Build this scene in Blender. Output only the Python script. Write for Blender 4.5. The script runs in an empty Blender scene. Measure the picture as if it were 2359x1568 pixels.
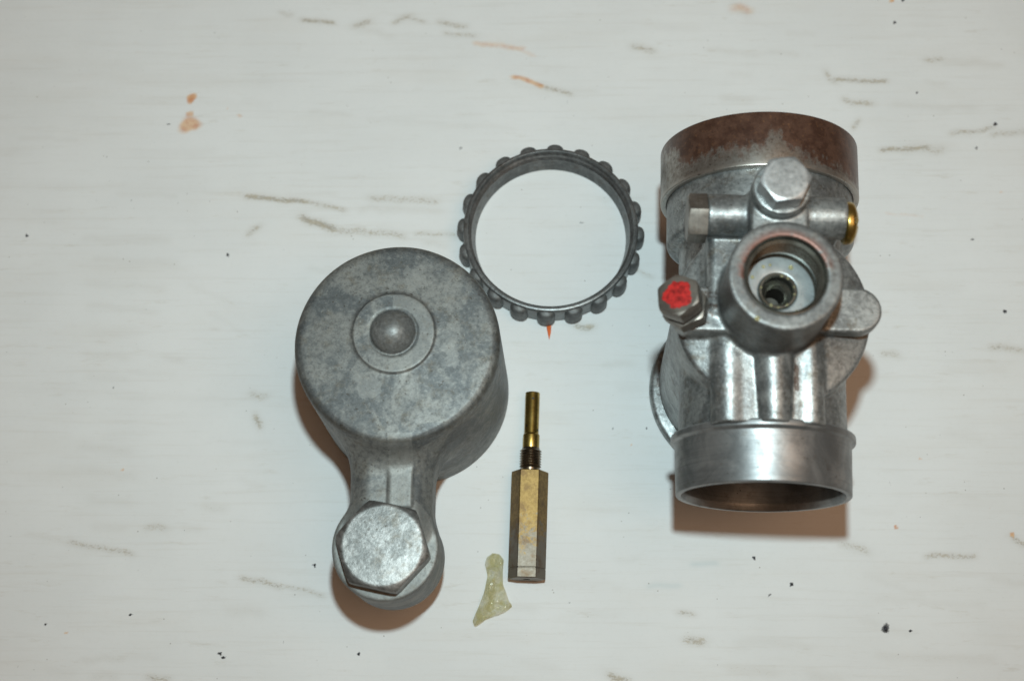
import bpy, bmesh, math, random
import numpy as np
from mathutils import Matrix, Vector

sc = bpy.context.scene
MM = 0.001
rad = math.radians

# ------------------------------------------------------------------ camera
cam = bpy.data.cameras.new('camera')
cam.sensor_fit = 'HORIZONTAL'; cam.sensor_width = 36.0
cam.lens = 36.0 * 3100 / 2359
cam.clip_start = 0.01; cam.clip_end = 20
cam_o = bpy.data.objects.new('camera', cam); sc.collection.objects.link(cam_o)
_R = ((0.99966301, 0.0, 0.02595899), (0.00750106, 0.95734176, -0.28886066), (-0.02485163, 0.28895804, 0.95701915))
CAM = Vector((8.0473, -89.5468, 296.6759)) * MM
m4 = Matrix(_R).to_4x4(); m4.translation = CAM
cam_o.matrix_world = m4
cam.dof.use_dof = True
cam.dof.focus_distance = 0.282
cam.dof.aperture_fstop = 15.0
sc.camera = cam_o

# ------------------------------------------------------------------ light: dim warm room, flash above the lens
world = bpy.data.worlds.new('World'); sc.world = world; world.use_nodes = True
bg = world.node_tree.nodes['Background']
bg.inputs[0].default_value = (1.0, 0.60, 0.38, 1); bg.inputs[1].default_value = 0.085
fl = bpy.data.lights.new('camera_flash', 'SPOT'); fl.energy = 3.1; fl.spot_size = rad(118); fl.spot_blend = 1.0; fl.color = (0.78, 0.97, 1.0)
fl.shadow_soft_size = 0.006
fo = bpy.data.objects.new('camera_flash', fl); sc.collection.objects.link(fo)
fo.location = Vector((13, -34, 320)) * MM
fo.rotation_euler = (Vector((.005, .085, 0)) - fo.location).to_track_quat('-Z', 'Y').to_euler()
rl = bpy.data.lights.new('room_lamp', 'AREA'); rl.shape = 'DISK'; rl.size = 0.70; rl.energy = 1.9; rl.color = (1.0, 0.60, 0.36)
ro = bpy.data.objects.new('room_lamp', rl); sc.collection.objects.link(ro)
ro.location = Vector((300, -120, 900)) * MM
ro.rotation_euler = (Vector((0, 0, 0)) - ro.location).to_track_quat('-Z', 'Y').to_euler()
sc.view_settings.view_transform = 'Standard'
sc.view_settings.look = 'None'
sc.view_settings.exposure = 0.0; sc.view_settings.gamma = 1.0
sc.cycles.max_bounces = 8; sc.cycles.transparent_max_bounces = 12
sc.cycles.caustics_reflective = True

# ------------------------------------------------------------------ node helpers
class G:
    def __init__(s, name):
        s.m = bpy.data.materials.new(name); s.m.use_nodes = True
        s.nt = s.m.node_tree; s.b = s.nt.nodes['Principled BSDF']
        tc = s.nt.nodes.new('ShaderNodeTexCoord')
        s.mm = s.map(tc.outputs['Object'], (1000, 1000, 1000))
    def node(s, t, **kw):
        n = s.nt.nodes.new(t)
        for k, v in kw.items(): setattr(n, k, v)
        return n
    def put(s, sock, v):
        if hasattr(v, 'is_linked') or hasattr(v, 'links'): s.nt.links.new(v, sock)
        elif isinstance(v, tuple) and len(v) == 3 and sock.type == 'RGBA': sock.default_value = (*v, 1)
        else: sock.default_value = v
    def map(s, v, scale=(1, 1, 1), loc=(0, 0, 0), rot=(0, 0, 0)):
        n = s.node('ShaderNodeMapping'); s.nt.links.new(v, n.inputs[0])
        n.inputs['Scale'].default_value = scale; n.inputs['Location'].default_value = loc; n.inputs['Rotation'].default_value = rot
        return n.outputs[0]
    def noise(s, scale, detail=4, rough=.55, vec=None, dist=0.0):
        n = s.node('ShaderNodeTexNoise'); s.nt.links.new(vec or s.mm, n.inputs['Vector'])
        n.inputs['Scale'].default_value = scale; n.inputs['Detail'].default_value = detail
        n.inputs['Roughness'].default_value = rough; n.inputs['Distortion'].default_value = dist
        return n.outputs[0]
    def voro(s, scale, vec=None, feature='F1'):
        n = s.node('ShaderNodeTexVoronoi', feature=feature); s.nt.links.new(vec or s.mm, n.inputs['Vector'])
        n.inputs['Scale'].default_value = scale
        return n
    def ss(s, v, a, b):
        n = s.node('ShaderNodeMapRange', interpolation_type='SMOOTHSTEP')
        s.put(n.inputs[0], v); n.inputs[1].default_value = a; n.inputs[2].default_value = b
        return n.outputs[0]
    def math(s, op, a, b=0.0, c=0.0):
        n = s.node('ShaderNodeMath', operation=op); s.put(n.inputs[0], a); s.put(n.inputs[1], b); s.put(n.inputs[2], c)
        return n.outputs[0]
    def mix(s, f, a, b, mode='MIX'):
        n = s.node('ShaderNodeMix', data_type='RGBA', blend_type=mode)
        s.put(n.inputs[0], f); s.put(n.inputs[6], a); s.put(n.inputs[7], b)
        return n.outputs[2]
    def attr(s, name):
        n = s.node('ShaderNodeAttribute'); n.attribute_name = name
        return n
    def sep(s, v):
        n = s.node('ShaderNodeSeparateXYZ'); s.nt.links.new(v, n.inputs[0]); return n.outputs
    def bump(s, h, strength, dist_mm, prev=None):
        n = s.node('ShaderNodeBump'); s.put(n.inputs['Height'], h)
        n.inputs['Strength'].default_value = strength; n.inputs['Distance'].default_value = dist_mm * MM
        if prev is not None: s.nt.links.new(prev, n.inputs['Normal'])
        return n.outputs[0]
    def out(s, col=None, rough=None, metal=None, normal=None, **kw):
        if col is not None: s.put(s.b.inputs['Base Color'], col)
        if rough is not None: s.put(s.b.inputs['Roughness'], rough)
        if metal is not None: s.put(s.b.inputs['Metallic'], metal)
        if normal is not None: s.put(s.b.inputs['Normal'], normal)
        for k, v in kw.items(): s.put(s.b.inputs[k], v)
        return s.m

def cast_metal(name, lo, hi, grime, rough=.48, metal=.8, grime_amt=.55, pit=.6, patch=False, bump=1.0, ring=None, scratch=0.0, stain=False):
    g = G(name)
    n1 = g.ss(g.noise(.115, 6, .62, dist=.8), .40, .60)
    col = g.mix(n1, lo, hi)
    n2 = g.noise(.36, 8, .72)
    col = g.mix(g.math('MULTIPLY', g.ss(n2, .50, .72), grime_amt), col, grime)
    n4 = g.noise(1.15, 5, .72)
    col = g.mix(g.math('MULTIPLY', g.ss(n4, .46, .66), .55), col, tuple(c * .50 for c in lo))
    col = g.mix(g.math('MULTIPLY', g.ss(n4, .46, .34), .40), col, tuple(min(1, c * 1.35) for c in hi))
    r = g.math('MULTIPLY_ADD', n2, .22, rough - .11)
    if patch:
        a = g.attr('patch')
        edge = g.math('ADD', a.outputs['Fac'], g.math('MULTIPLY', g.math('SUBTRACT', g.noise(.8, 6, .7), .5), 1.5))
        pf = g.ss(edge, .42, .60)
        col = g.mix(g.math('MULTIPLY', pf, .38), col, tuple(min(1, c * 1.35) for c in hi))
        dk = g.attr('soot')
        df = g.ss(g.math('ADD', dk.outputs['Fac'], g.math('MULTIPLY', g.math('SUBTRACT', g.noise(.5, 6, .7), .5), .9)), .45, .85)
        col = g.mix(g.math('MULTIPLY', df, .55), col, (.085, .075, .055))
    if ring:
        x, y, z = g.sep(g.mm)
        q = g.math('SQRT', g.math('ADD', g.math('POWER', g.math('SUBTRACT', x, ring[0]), 2.0), g.math('POWER', g.math('SUBTRACT', y, ring[1]), 2.0)))
        rr = g.math('MULTIPLY', g.ss(q, ring[2] + 1.9, ring[2]), g.ss(z, ring[3] - .5, ring[3] - .1))
        rr = g.math('MULTIPLY', rr, g.ss(g.math('ADD', g.noise(.55, 6, .7), g.math('MULTIPLY', y, .02)), .50, .62))
        col = g.mix(g.math('MULTIPLY', rr, .75), col, (.20, .075, .05))
    if stain:      # burnt oil along the foot of the passage rib and round the stop screw
        x, y, z = g.sep(g.mm)
        e1 = g.math('MULTIPLY', g.ss(g.math('ABSOLUTE', g.math('SUBTRACT', x, 3.7)), .9, .2), g.ss(g.math('ABSOLUTE', g.math('ADD', y, 13.0)), 4.5, 2.0))
        dx = g.math('ADD', x, 14.5); dy = g.math('ADD', y, .5)
        e2 = g.ss(g.math('SQRT', g.math('ADD', g.math('MULTIPLY', dx, dx), g.math('MULTIPLY', dy, dy))), 6.5, 3.0)
        e = g.math('MAXIMUM', e1, g.math('MULTIPLY', e2, .8))
        e = g.ss(g.math('ADD', e, g.math('MULTIPLY', g.math('SUBTRACT', g.noise(.8, 6, .7), .5), 1.6)), .62, .95)
        col = g.mix(g.math('MULTIPLY', e, .85), col, (.055, .032, .022))
    if scratch:
        for rot, loc, s in (((.3, .2, .5), (3, 1, 7), (.10, 3.2, 3.2)), ((.9, -.5, 1.9), (11, 5, 2), (.12, 2.6, 2.6))):
            sn = g.noise(1.0, 2, .5, g.map(g.map(g.mm, (1, 1, 1), loc, rot), s))
            col = g.mix(g.math('MULTIPLY', g.ss(sn, .68, .74), scratch), col, tuple(min(1, c * 1.7) for c in hi))
            col = g.mix(g.math('MULTIPLY', g.ss(sn, .33, .27), scratch), col, tuple(c * .35 for c in lo))
    n3 = g.ss(g.noise(1.25, 3, .5), .66, .72)
    col = g.mix(g.math('MULTIPLY', n3, pit), col, (.045, .035, .025))
    nb = g.bump(g.noise(.9, 6, .65), .25 * bump, .12)
    nb = g.bump(g.noise(2.6, 3, .6), .30 * bump, .06, nb)
    return g.out(col, r, metal, nb)

def turned_metal(name, lo, hi, axis='Y', rough=.34, metal=.95, grime=(.10, .07, .045), grime_amt=.5):
    g = G(name)
    st = {'Y': (.05, 3.0, .05), 'Z': (.05, .05, 3.0), 'X': (3.0, .05, .05)}[axis]
    line = g.noise(1.0, 4, .6, g.map(g.mm, st))
    n1 = g.ss(g.noise(.14, 5, .65, dist=.8), .35, .68)
    col = g.mix(n1, lo, hi)
    col = g.mix(g.math('MULTIPLY', g.ss(line, .45, .75), .35), col, tuple(c * .55 for c in lo))
    n2 = g.noise(.5, 8, .72)
    col = g.mix(g.math('MULTIPLY', g.ss(n2, .54, .74), grime_amt), col, grime)
    n3 = g.ss(g.noise(1.6, 3, .5), .68, .76)
    col = g.mix(g.math('MULTIPLY', n3, .7), col, (.03, .025, .02))
    r = g.math('MULTIPLY_ADD', g.math('ADD', n2, line), .18, rough - .18)
    nb = g.bump(line, .10, .03)
    nb = g.bump(g.noise(2.2, 4, .65), .14, .05, nb)
    return g.out(col, r, metal, nb)

# ------------------------------------------------------------------ materials
MAT = {}
MAT['zinc'] = cast_metal('cast_zinc', (.185, .195, .195), (.345, .36, .355), (.11, .08, .048), rough=.42, metal=.66, bump=1.25, scratch=.5, grime_amt=.75, stain=True)
MAT['bowl'] = cast_metal('cast_zinc_dull', (.108, .119, .122), (.205, .211, .200), (.11, .09, .058), rough=.52, metal=.45, patch=True, grime_amt=.6, pit=.7, scratch=.35)
MAT['boss'] = cast_metal('cast_zinc_rust_ring', (.15, .155, .153), (.225, .23, .224), (.12, .085, .055), rough=.46, metal=.6, ring=(-.85, .6, 7.3, 74.0))
MAT['dome'] = cast_metal('worn_zinc', (.175, .183, .18), (.245, .252, .246), (.12, .10, .07), rough=.46, metal=.40, bump=.6)
MAT['ring'] = cast_metal('dark_zinc', (.115, .12, .12), (.18, .186, .185), (.10, .068, .042), rough=.36, metal=.6, bump=.8)
MAT['lug'] = cast_metal('dark_zinc_grip', (.10, .105, .105), (.165, .17, .168), (.10, .068, .042), rough=.55, metal=.45, bump=1.2)
MAT['spigot'] = turned_metal('turned_zinc', (.20, .21, .213), (.34, .35, .352), 'Y', rough=.42, metal=.75)
MAT['bolt'] = cast_metal('bolt_steel', (.17, .176, .172), (.34, .346, .338), (.15, .12, .08), rough=.46, metal=.82, grime_amt=.5, pit=.5, bump=1.6)
MAT['plated'] = cast_metal('plated_steel', (.38, .40, .405), (.50, .52, .525), (.25, .20, .13), rough=.40, metal=.7, grime_amt=.3, pit=.3, bump=.8)
MAT['steel'] = turned_metal('grimy_steel', (.15, .132, .115), (.27, .245, .215), 'X', rough=.42, metal=.75, grime=(.11, .075, .045), grime_amt=.85)
MAT['bore_wall'] = turned_metal('oily_shaded_thread_wall', (.11, .108, .09), (.24, .24, .21), 'Z', rough=.26, metal=.8, grime=(.06, .05, .02), grime_amt=.7)  # oily thread; base colour also darkened for the shade inside the bore
MAT['bore'] = turned_metal('oily_bore', (.34, .37, .375), (.52, .56, .56), 'Z', rough=.30, metal=.55, grime=(.15, .14, .07), grime_amt=.45)
MAT['brass'] = turned_metal('brass', (.33, .22, .055), (.50, .36, .11), 'Y', rough=.30, grime=(.13, .08, .03), grime_amt=.7)

def collar_mat():
    g = G('rusty_steel')
    x, y, z = g.sep(g.mm)
    big = g.noise(.17, 7, .7, dist=.5)
    fine = g.noise(.9, 8, .75)
    # rust is heavy at the free end of the collar and on its right, thin along the near edge and at the far left
    yy = g.math('SUBTRACT', y, 35.0)
    dx = g.math('DIVIDE', g.math('SUBTRACT', x, .3), 2.4)
    splash = g.math('POWER', 2.718, g.math('MULTIPLY', g.math('MULTIPLY', dx, dx), -1.0))
    v = g.math('MULTIPLY_ADD', yy, .12, 1.02)
    v = g.math('ADD', v, g.math('MULTIPLY', g.ss(x, 2.0, 12.0), .22))
    v = g.math('SUBTRACT', v, g.math('MULTIPLY', splash, .50))
    v = g.math('SUBTRACT', v, g.math('MULTIPLY', g.ss(x, -16.5, -19.0), .7))
    v = g.math('ADD', v, g.math('MULTIPLY', g.math('SUBTRACT', big, .5), 1.2))
    run = g.noise(1.0, 5, .7, g.map(g.mm, (.9, .16, .9)))
    v = g.math('ADD', v, g.math('MULTIPLY', g.math('SUBTRACT', run, .5), .9))
    v = g.math('ADD', v, g.math('MULTIPLY', g.math('SUBTRACT', fine, .5), .75))
    rust = g.ss(v, .34, .74)
    steel = g.mix(g.ss(fine, .35, .7), (.33, .315, .29), (.17, .145, .12))
    rc = g.mix(g.ss(g.noise(.4, 7, .7), .35, .65), (.060, .029, .020), (.110, .058, .040))
    rc = g.mix(g.math('MULTIPLY', g.ss(g.noise(1.5, 5, .7), .55, .75), .7), rc, (.25, .12, .055))
    lip = g.math('MULTIPLY', g.ss(y, 29.3, 28.5), g.ss(fine, .30, .55))
    rust = g.math('MULTIPLY', rust, g.math('SUBTRACT', 1.0, g.math('MULTIPLY', lip, .85)))
    col = g.mix(rust, steel, rc)
    col = g.mix(g.math('MULTIPLY', lip, .6), col, (.46, .43, .39))
    pitn = g.ss(g.noise(1.3, 3, .5), .62, .70)
    col = g.mix(g.math('MULTIPLY', pitn, .6), col, (.03, .018, .014))
    met = g.math('SUBTRACT', .85, g.math('MULTIPLY', rust, .55))
    r = g.math('MULTIPLY_ADD', fine, .20, .24)
    nb = g.bump(fine, .25, .08)
    return g.out(col, r, met, nb)
MAT['collar'] = collar_mat()

def jet_mat():
    g = G('stained_brass')
    x, y, z = g.sep(g.mm)
    n = g.noise(.45, 7, .7, dist=.5); f = g.noise(1.6, 6, .7)
    col = g.mix(g.ss(f, .35, .68), (.16, .10, .033), (.30, .20, .075))
    # tarnish: grey plating worn through on the lower half of the hexagon
    v = g.math('ADD', g.ss(y, 12.0, -12.0), g.math('MULTIPLY', g.math('SUBTRACT', n, .5), 1.6))
    v = g.math('ADD', v, g.math('MULTIPLY', g.math('SUBTRACT', f, .5), .9))
    col = g.mix(g.math('MULTIPLY', g.ss(v, .50, .80), .85), col, (.155, .142, .125))
    col = g.mix(g.math('MULTIPLY', g.ss(g.noise(.3, 6, .7), .46, .66), .75), col, (.11, .065, .03))
    nb = g.bump(f, .22, .06)
    return g.out(col, g.math('MULTIPLY_ADD', f, .25, .36), .8, nb)
MAT['jet'] = jet_mat()

def table_mat():
    g = G('white_painted_board')
    a = g.attr('marks'); R_, G_, B_ = g.sep(a.outputs['Color'])
    blue = g.attr('blue').outputs['Fac']
    f1 = g.noise(.95, 6, .74, g.map(g.mm, (.5, 1.0, 1)))
    f2 = g.noise(2.2, 4, .7, g.map(g.mm, (.6, 1, 1)))
    base = g.mix(g.ss(g.noise(.03, 4, .6), .35, .65), (.735, .755, .755), (.765, .785, .785))
    base = g.mix(g.math('MULTIPLY', g.ss(g.noise(.10, 5, .6, g.map(g.mm, (.25, 1, 1))), .48, .72), .22), base, (.69, .675, .635))
    grain = g.noise(1.0, 6, .66, g.map(g.mm, (.035, .75, 1), rot=(0, 0, .03)))
    base = g.mix(g.math('MULTIPLY', g.ss(grain, .50, .72), .19), base, (.56, .535, .48))
    # scattered short dashes of grime where the paper liner is worn along the flutes
    dash = g.noise(.5, 6, .72, g.map(g.mm, (.2, .95, 1)))
    reg = g.noise(.05, 3, .5, g.map(g.mm, (.8, 1, 1), (31, 7, 0)))
    dm = g.math('MULTIPLY', g.ss(dash, .56, .72), g.ss(reg, .40, .62))
    base = g.mix(g.math('MULTIPLY', dm, .26), base, (.42, .36, .26))
    speck = g.math('MULTIPLY', g.ss(g.voro(.42, g.map(g.mm, (1, 1, 1), (3, 9, 0))).outputs['Distance'], .085, .045), g.ss(g.noise(.22, 2, .5), .52, .62))
    base = g.mix(g.math('MULTIPLY', speck, .6), base, (.20, .18, .15))
    fib = g.noise(1.0, 5, .7, g.map(g.mm, (.9, .9, 1)))
    base = g.mix(g.math('MULTIPLY', g.ss(fib, .5, .75), .10), base, (.55, .53, .48))
    gk = g.math('ADD', R_, g.math('MULTIPLY', g.math('SUBTRACT', f1, .5), 1.9))
    gk = g.math('ADD', gk, g.math('MULTIPLY', g.math('SUBTRACT', f2, .5), 2.6))
    gk = g.math('MULTIPLY', g.ss(gk, .40, 1.0), g.ss(R_, .05, .40))
    gcol = g.mix(g.ss(f1, .4, .62), (.20, .175, .13), (.45, .38, .25))
    col = g.mix(g.math('MULTIPLY', gk, g.math('MULTIPLY_ADD', R_, .55, .22)), base, gcol)
    soft = g.math('MULTIPLY', R_, .40)
    col = g.mix(soft, col, (.42, .38, .31))
    ok = g.math('MULTIPLY', g.ss(g.math('ADD', G_, g.math('MULTIPLY', g.math('SUBTRACT', f1, .5), .7)), .12, .75), g.math('MULTIPLY_ADD', G_, .55, .35))
    ocol = g.mix(g.ss(g.noise(.5, 5, .65), .42, .62), (.72, .44, .22), (.60, .25, .10))
    col = g.mix(ok, col, ocol)
    dk = g.ss(g.math('ADD', B_, g.math('MULTIPLY', g.math('SUBTRACT', f2, .5), .8)), .35, .65)
    col = g.mix(g.math('MULTIPLY', dk, .9), col, (.045, .045, .05))
    col = g.mix(g.math('MULTIPLY', blue, .6), col, (.25, .42, .45))
    nb = g.bump(g.noise(.30, 4, .6, g.map(g.mm, (.10, 1, 1))), .5, .22)
    nb = g.bump(g.noise(2.8, 5, .65), .18, .04, nb)
    return g.out(col, .62, 0.0, nb, **{'Specular IOR Level': .22})
MAT['table'] = table_mat()

def flat_mat(name, col, rough=.5, metal=0.0, var=.25, scale=.8, **kw):
    g = G(name)
    c = g.mix(g.ss(g.noise(scale, 5, .65), .3, .7), tuple(v * (1 - var) for v in col), tuple(min(1, v * (1 + var)) for v in col))
    return g.out(c, rough, metal, g.bump(g.noise(scale * 2, 4, .6), .2, .06), **kw)
MAT['red'] = flat_mat('red_paint', (.36, .018, .016), .42, var=.5, scale=1.1)
MAT['orange'] = flat_mat('orange_plastic', (.75, .16, .04), .45)
MAT['crumb'] = flat_mat('dark_grit', (.035, .035, .045), .6)
MAT['hole'] = flat_mat('hole_shade_metal', (.03, .026, .02), .5, .6)  # near-black colour painted in for the shade inside small holes
MAT['thread'] = turned_metal('dark_thread', (.15, .12, .09), (.26, .20, .14), 'Y', rough=.30, grime=(.06, .045, .03))
def film_mat():
    g = G('clear_yellow_film')
    n = g.noise(.5, 3, .6)
    nb = g.bump(n, .35, .5)
    col = g.mix(g.ss(n, .35, .7), (.90, .88, .72), (.97, .965, .91))
    tr = g.node('ShaderNodeBsdfTransparent'); g.put(tr.inputs[0], col)
    g.out(g.mix(g.ss(n, .4, .65), (.62, .60, .42), (.84, .83, .74)), .10, 0.0, nb, **{'Transmission Weight': .35, 'IOR': 1.45, 'Coat Weight': 1.0, 'Coat Roughness': .07})
    mx = g.node('ShaderNodeMixShader'); mx.inputs[0].default_value = .30
    g.nt.links.new(tr.outputs[0], mx.inputs[1]); g.nt.links.new(g.b.outputs[0], mx.inputs[2])
    g.nt.links.new(mx.outputs[0], g.nt.nodes['Material Output'].inputs[0])
    return g.m
MAT['film'] = film_mat()
def oil_mat():
    g = G('clear_oil')
    return g.out((.85, .78, .45), .03, 0.0, **{'Transmission Weight': .7, 'IOR': 1.47, 'Specular IOR Level': .8})
MAT['oil'] = oil_mat()

# ------------------------------------------------------------------ mesh helpers (all input in millimetres)
def obj(name, verts, faces, mat, parent=None, normals=None, sharp=35):
    me = bpy.data.meshes.new(name)
    V = np.asarray(verts, dtype=np.float64) * MM
    me.from_pydata(V.tolist(), [], faces if isinstance(faces, list) else faces.tolist())
    me.update()
    me.polygons.foreach_set('use_smooth', np.ones(len(me.polygons), dtype=bool))
    if sharp and normals is None: me.set_sharp_from_angle(angle=rad(sharp))
    if normals is not None: me.normals_split_custom_set_from_vertices(normals.tolist())
    me.materials.append(MAT[mat])
    o = bpy.data.objects.new(name, me); sc.collection.objects.link(o)
    if parent is not None: o.parent = parent
    return o

def thing(name, label, cat, loc, rot=(0, 0, 0), group=None):
    o = bpy.data.objects.new(name, None); o.empty_display_size = .01; sc.collection.objects.link(o)
    o.location = Vector(loc) * MM; o.rotation_euler = rot
    o['label'] = label; o['category'] = cat
    if group: o['group'] = group
    return o

def frame(axis):
    w = Vector(axis).normalized()
    u = w.orthogonal().normalized(); v = w.cross(u)
    return np.array(u), np.array(v), np.array(w)

def round_profile(pts, r, closed=False, n=3):
    """pts: (radius, height); corners replaced by short arcs"""
    out = []
    N = len(pts)
    for i, p in enumerate(pts):
        p = np.array(p, float)
        if (not closed and i in (0, N - 1)) or r <= 0: out.append(p); continue
        a = np.array(pts[i - 1], float); b = np.array(pts[(i + 1) % N], float)
        la = np.linalg.norm(a - p); lb = np.linalg.norm(b - p)
        d = min(r, la * .45, lb * .45)
        A = p + (a - p) / la * d; B = p + (b - p) / lb * d
        for k in range(n + 1):
            t = k / n; out.append((1 - t) ** 2 * A + 2 * t * (1 - t) * p + t * t * B)
    return [tuple(q) for q in out]

def lathe(profile, origin, axis=(0, 0, 1), seg=96, closed=False):
    u, v, w = frame(axis); o = np.array(origin, float)
    th = np.linspace(0, 2 * np.pi, seg, endpoint=False)
    ring = np.outer(np.cos(th), u) + np.outer(np.sin(th), v)
    V = []; n = len(profile)
    for r, h in profile: V.append(o + ring * max(r, 1e-4) + w * h)
    V = np.concatenate(V); F = []
    for i in range(n if closed else n - 1):
        a = i * seg; b = ((i + 1) % n) * seg
        for j in range(seg):
            k = (j + 1) % seg
            F.append((a + j, a + k, b + k, b + j))
    return V, F

def hexhead(R, h, rc, origin, axis, phase=0.0, up=None, slope=.55, bev=.12, per=8):
    """hexagon head: circumradius R, height h, flat circle rc on top, chamfered corners, base at origin"""
    u, v, w = frame(axis)
    if up is not None:
        u = np.array(up, float); u = u - w * u.dot(w); u /= np.linalg.norm(u); v = np.cross(w, u)
    o = np.array(origin, float); ap = R * math.cos(math.pi / 6)
    n = 6 * per; V = []; F = []
    rings = []
    th = [2 * math.pi * i / n for i in range(n)]
    rh = [ap / math.cos(((t + math.pi / 6) % (math.pi / 3)) - math.pi / 6) for t in th]   # corners at 30 deg + 60k
    rh = [min(r, R * .985) for r in rh]
    def ring(fr, fz): rings.append([o + (u * math.cos(t + phase - math.pi / 6) + v * math.sin(t + phase - math.pi / 6)) * fr(i) + w * fz(i) for i, t in enumerate(th)])
    zt = lambda i: h - max(0, rh[i] - rc) * slope
    ring(lambda i: rh[i], lambda i: 0)
    ring(lambda i: rh[i], lambda i: zt(i) - bev)
    ring(lambda i: rh[i] - bev * .4, lambda i: zt(i) + bev * .15)
    ring(lambda i: min(rc, rh[i] - bev), lambda i: h - .02)
    ring(lambda i: rc * .94, lambda i: h)
    ring(lambda i: rc * .5, lambda i: h)
    for r in rings: V += r
    for a in range(len(rings) - 1):
        for j in range(n):
            k = (j + 1) % n
            F.append((a * n + j, a * n + k, (a + 1) * n + k, (a + 1) * n + j))
    V.append(o + w * h); c = len(V) - 1; a = (len(rings) - 1) * n
    for j in range(n): F.append((a + j, a + (j + 1) % n, c))
    return np.array(V), F

# signed distance shapes and a surface-net mesher, for castings with fillets
def s_cyl(P, c, ax, r, h0, h1, rnd=.3, taper=0.0):
    i = 'xyz'.index(ax); j, k = [q for q in range(3) if q != i]
    q = np.sqrt((P[j] - c[j]) ** 2 + (P[k] - c[k]) ** 2); t = P[i]
    rr = r + taper * (t - h0) if taper else r
    a = q - rr + rnd; b = np.abs(t - (h0 + h1) / 2) - (h1 - h0) / 2 + rnd
    return np.minimum(np.maximum(a, b), 0) + np.sqrt(np.maximum(a, 0) ** 2 + np.maximum(b, 0) ** 2) - rnd
def s_box(P, lo, hi, rnd=.3):
    d = [np.abs(P[i] - (lo[i] + hi[i]) / 2) - (hi[i] - lo[i]) / 2 + rnd for i in range(3)]
    o = np.sqrt(sum(np.maximum(e, 0) ** 2 for e in d))
    return o + np.minimum(np.maximum(np.maximum(d[0], d[1]), d[2]), 0) - rnd
def s_slot(P, a, b, r, z0, z1, rnd=.3):
    ax, ay = a; dx, dy = b[0] - a[0], b[1] - a[1]
    t = np.clip(((P[0] - ax) * dx + (P[1] - ay) * dy) / (dx * dx + dy * dy), 0, 1)
    q = np.sqrt((P[0] - ax - dx * t) ** 2 + (P[1] - ay - dy * t) ** 2)
    a_ = q - r + rnd; b_ = np.abs(P[2] - (z0 + z1) / 2) - (z1 - z0) / 2 + rnd
    return np.minimum(np.maximum(a_, b_), 0) + np.sqrt(np.maximum(a_, 0) ** 2 + np.maximum(b_, 0) ** 2) - rnd
def smin(a, b, k):
    if k <= 0: return np.minimum(a, b)
    h = np.maximum(k - np.abs(a - b), 0) / k
    return np.minimum(a, b) - h * h * k * .25
def smax(a, b, k): return -smin(-a, -b, k)

def surface_net(S, lo, h):
    nx, ny, nz = S.shape; ins = S < 0
    c = [ins[i:nx - 1 + i, j:ny - 1 + j, k:nz - 1 + k] for i in (0, 1) for j in (0, 1) for k in (0, 1)]
    allv = c[0].copy(); anyv = c[0].copy()
    for q in c[1:]: allv &= q; anyv |= q
    act = anyv & ~allv
    I = np.argwhere(act); vid = np.full(act.shape, -1, np.int32); vid[act] = np.arange(len(I))
    corner = np.array([(i, j, k) for i in (0, 1) for j in (0, 1) for k in (0, 1)])
    val = np.stack([S[I[:, 0] + a, I[:, 1] + b, I[:, 2] + d] for a, b, d in corner], 1)
    acc = np.zeros((len(I), 3)); cnt = np.zeros(len(I))
    for a in range(8):
        for b in range(a + 1, 8):
            if np.abs(corner[a] - corner[b]).sum() != 1: continue
            m = (val[:, a] < 0) != (val[:, b] < 0)
            t = val[m, a] / (val[m, a] - val[m, b])
            acc[m] += corner[a] + t[:, None] * (corner[b] - corner[a]); cnt[m] += 1
    V = lo + h * (I + acc / cnt[:, None])
    Q = []
    for ax in range(3):
        sl0 = [slice(1, -1)] * 3; sl1 = [slice(1, -1)] * 3
        sl0[ax] = slice(0, -1); sl1[ax] = slice(1, None)
        a = ins[tuple(sl0)]; b = ins[tuple(sl1)]
        off = np.array([1, 1, 1]); off[ax] = 0
        u, w = (ax + 1) % 3, (ax + 2) % 3
        for flag in (True, False):
            E = np.argwhere((a != b) & (a == flag)) + off
            e = [E.copy() for _ in range(4)]
            e[1][:, u] -= 1; e[2][:, u] -= 1; e[2][:, w] -= 1; e[3][:, w] -= 1
            q = np.stack([vid[p[:, 0], p[:, 1], p[:, 2]] for p in e], 1)
            Q.append(q if flag else q[:, ::-1])
    return V, np.concatenate(Q)

def vert_normals(V, Q):
    n = np.cross(V[Q[:, 2]] - V[Q[:, 0]], V[Q[:, 3]] - V[Q[:, 1]])
    N = np.zeros_like(V)
    for i in range(4): np.add.at(N, Q[:, i], n)
    return N / np.maximum(np.linalg.norm(N, axis=1, keepdims=True), 1e-12)

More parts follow.
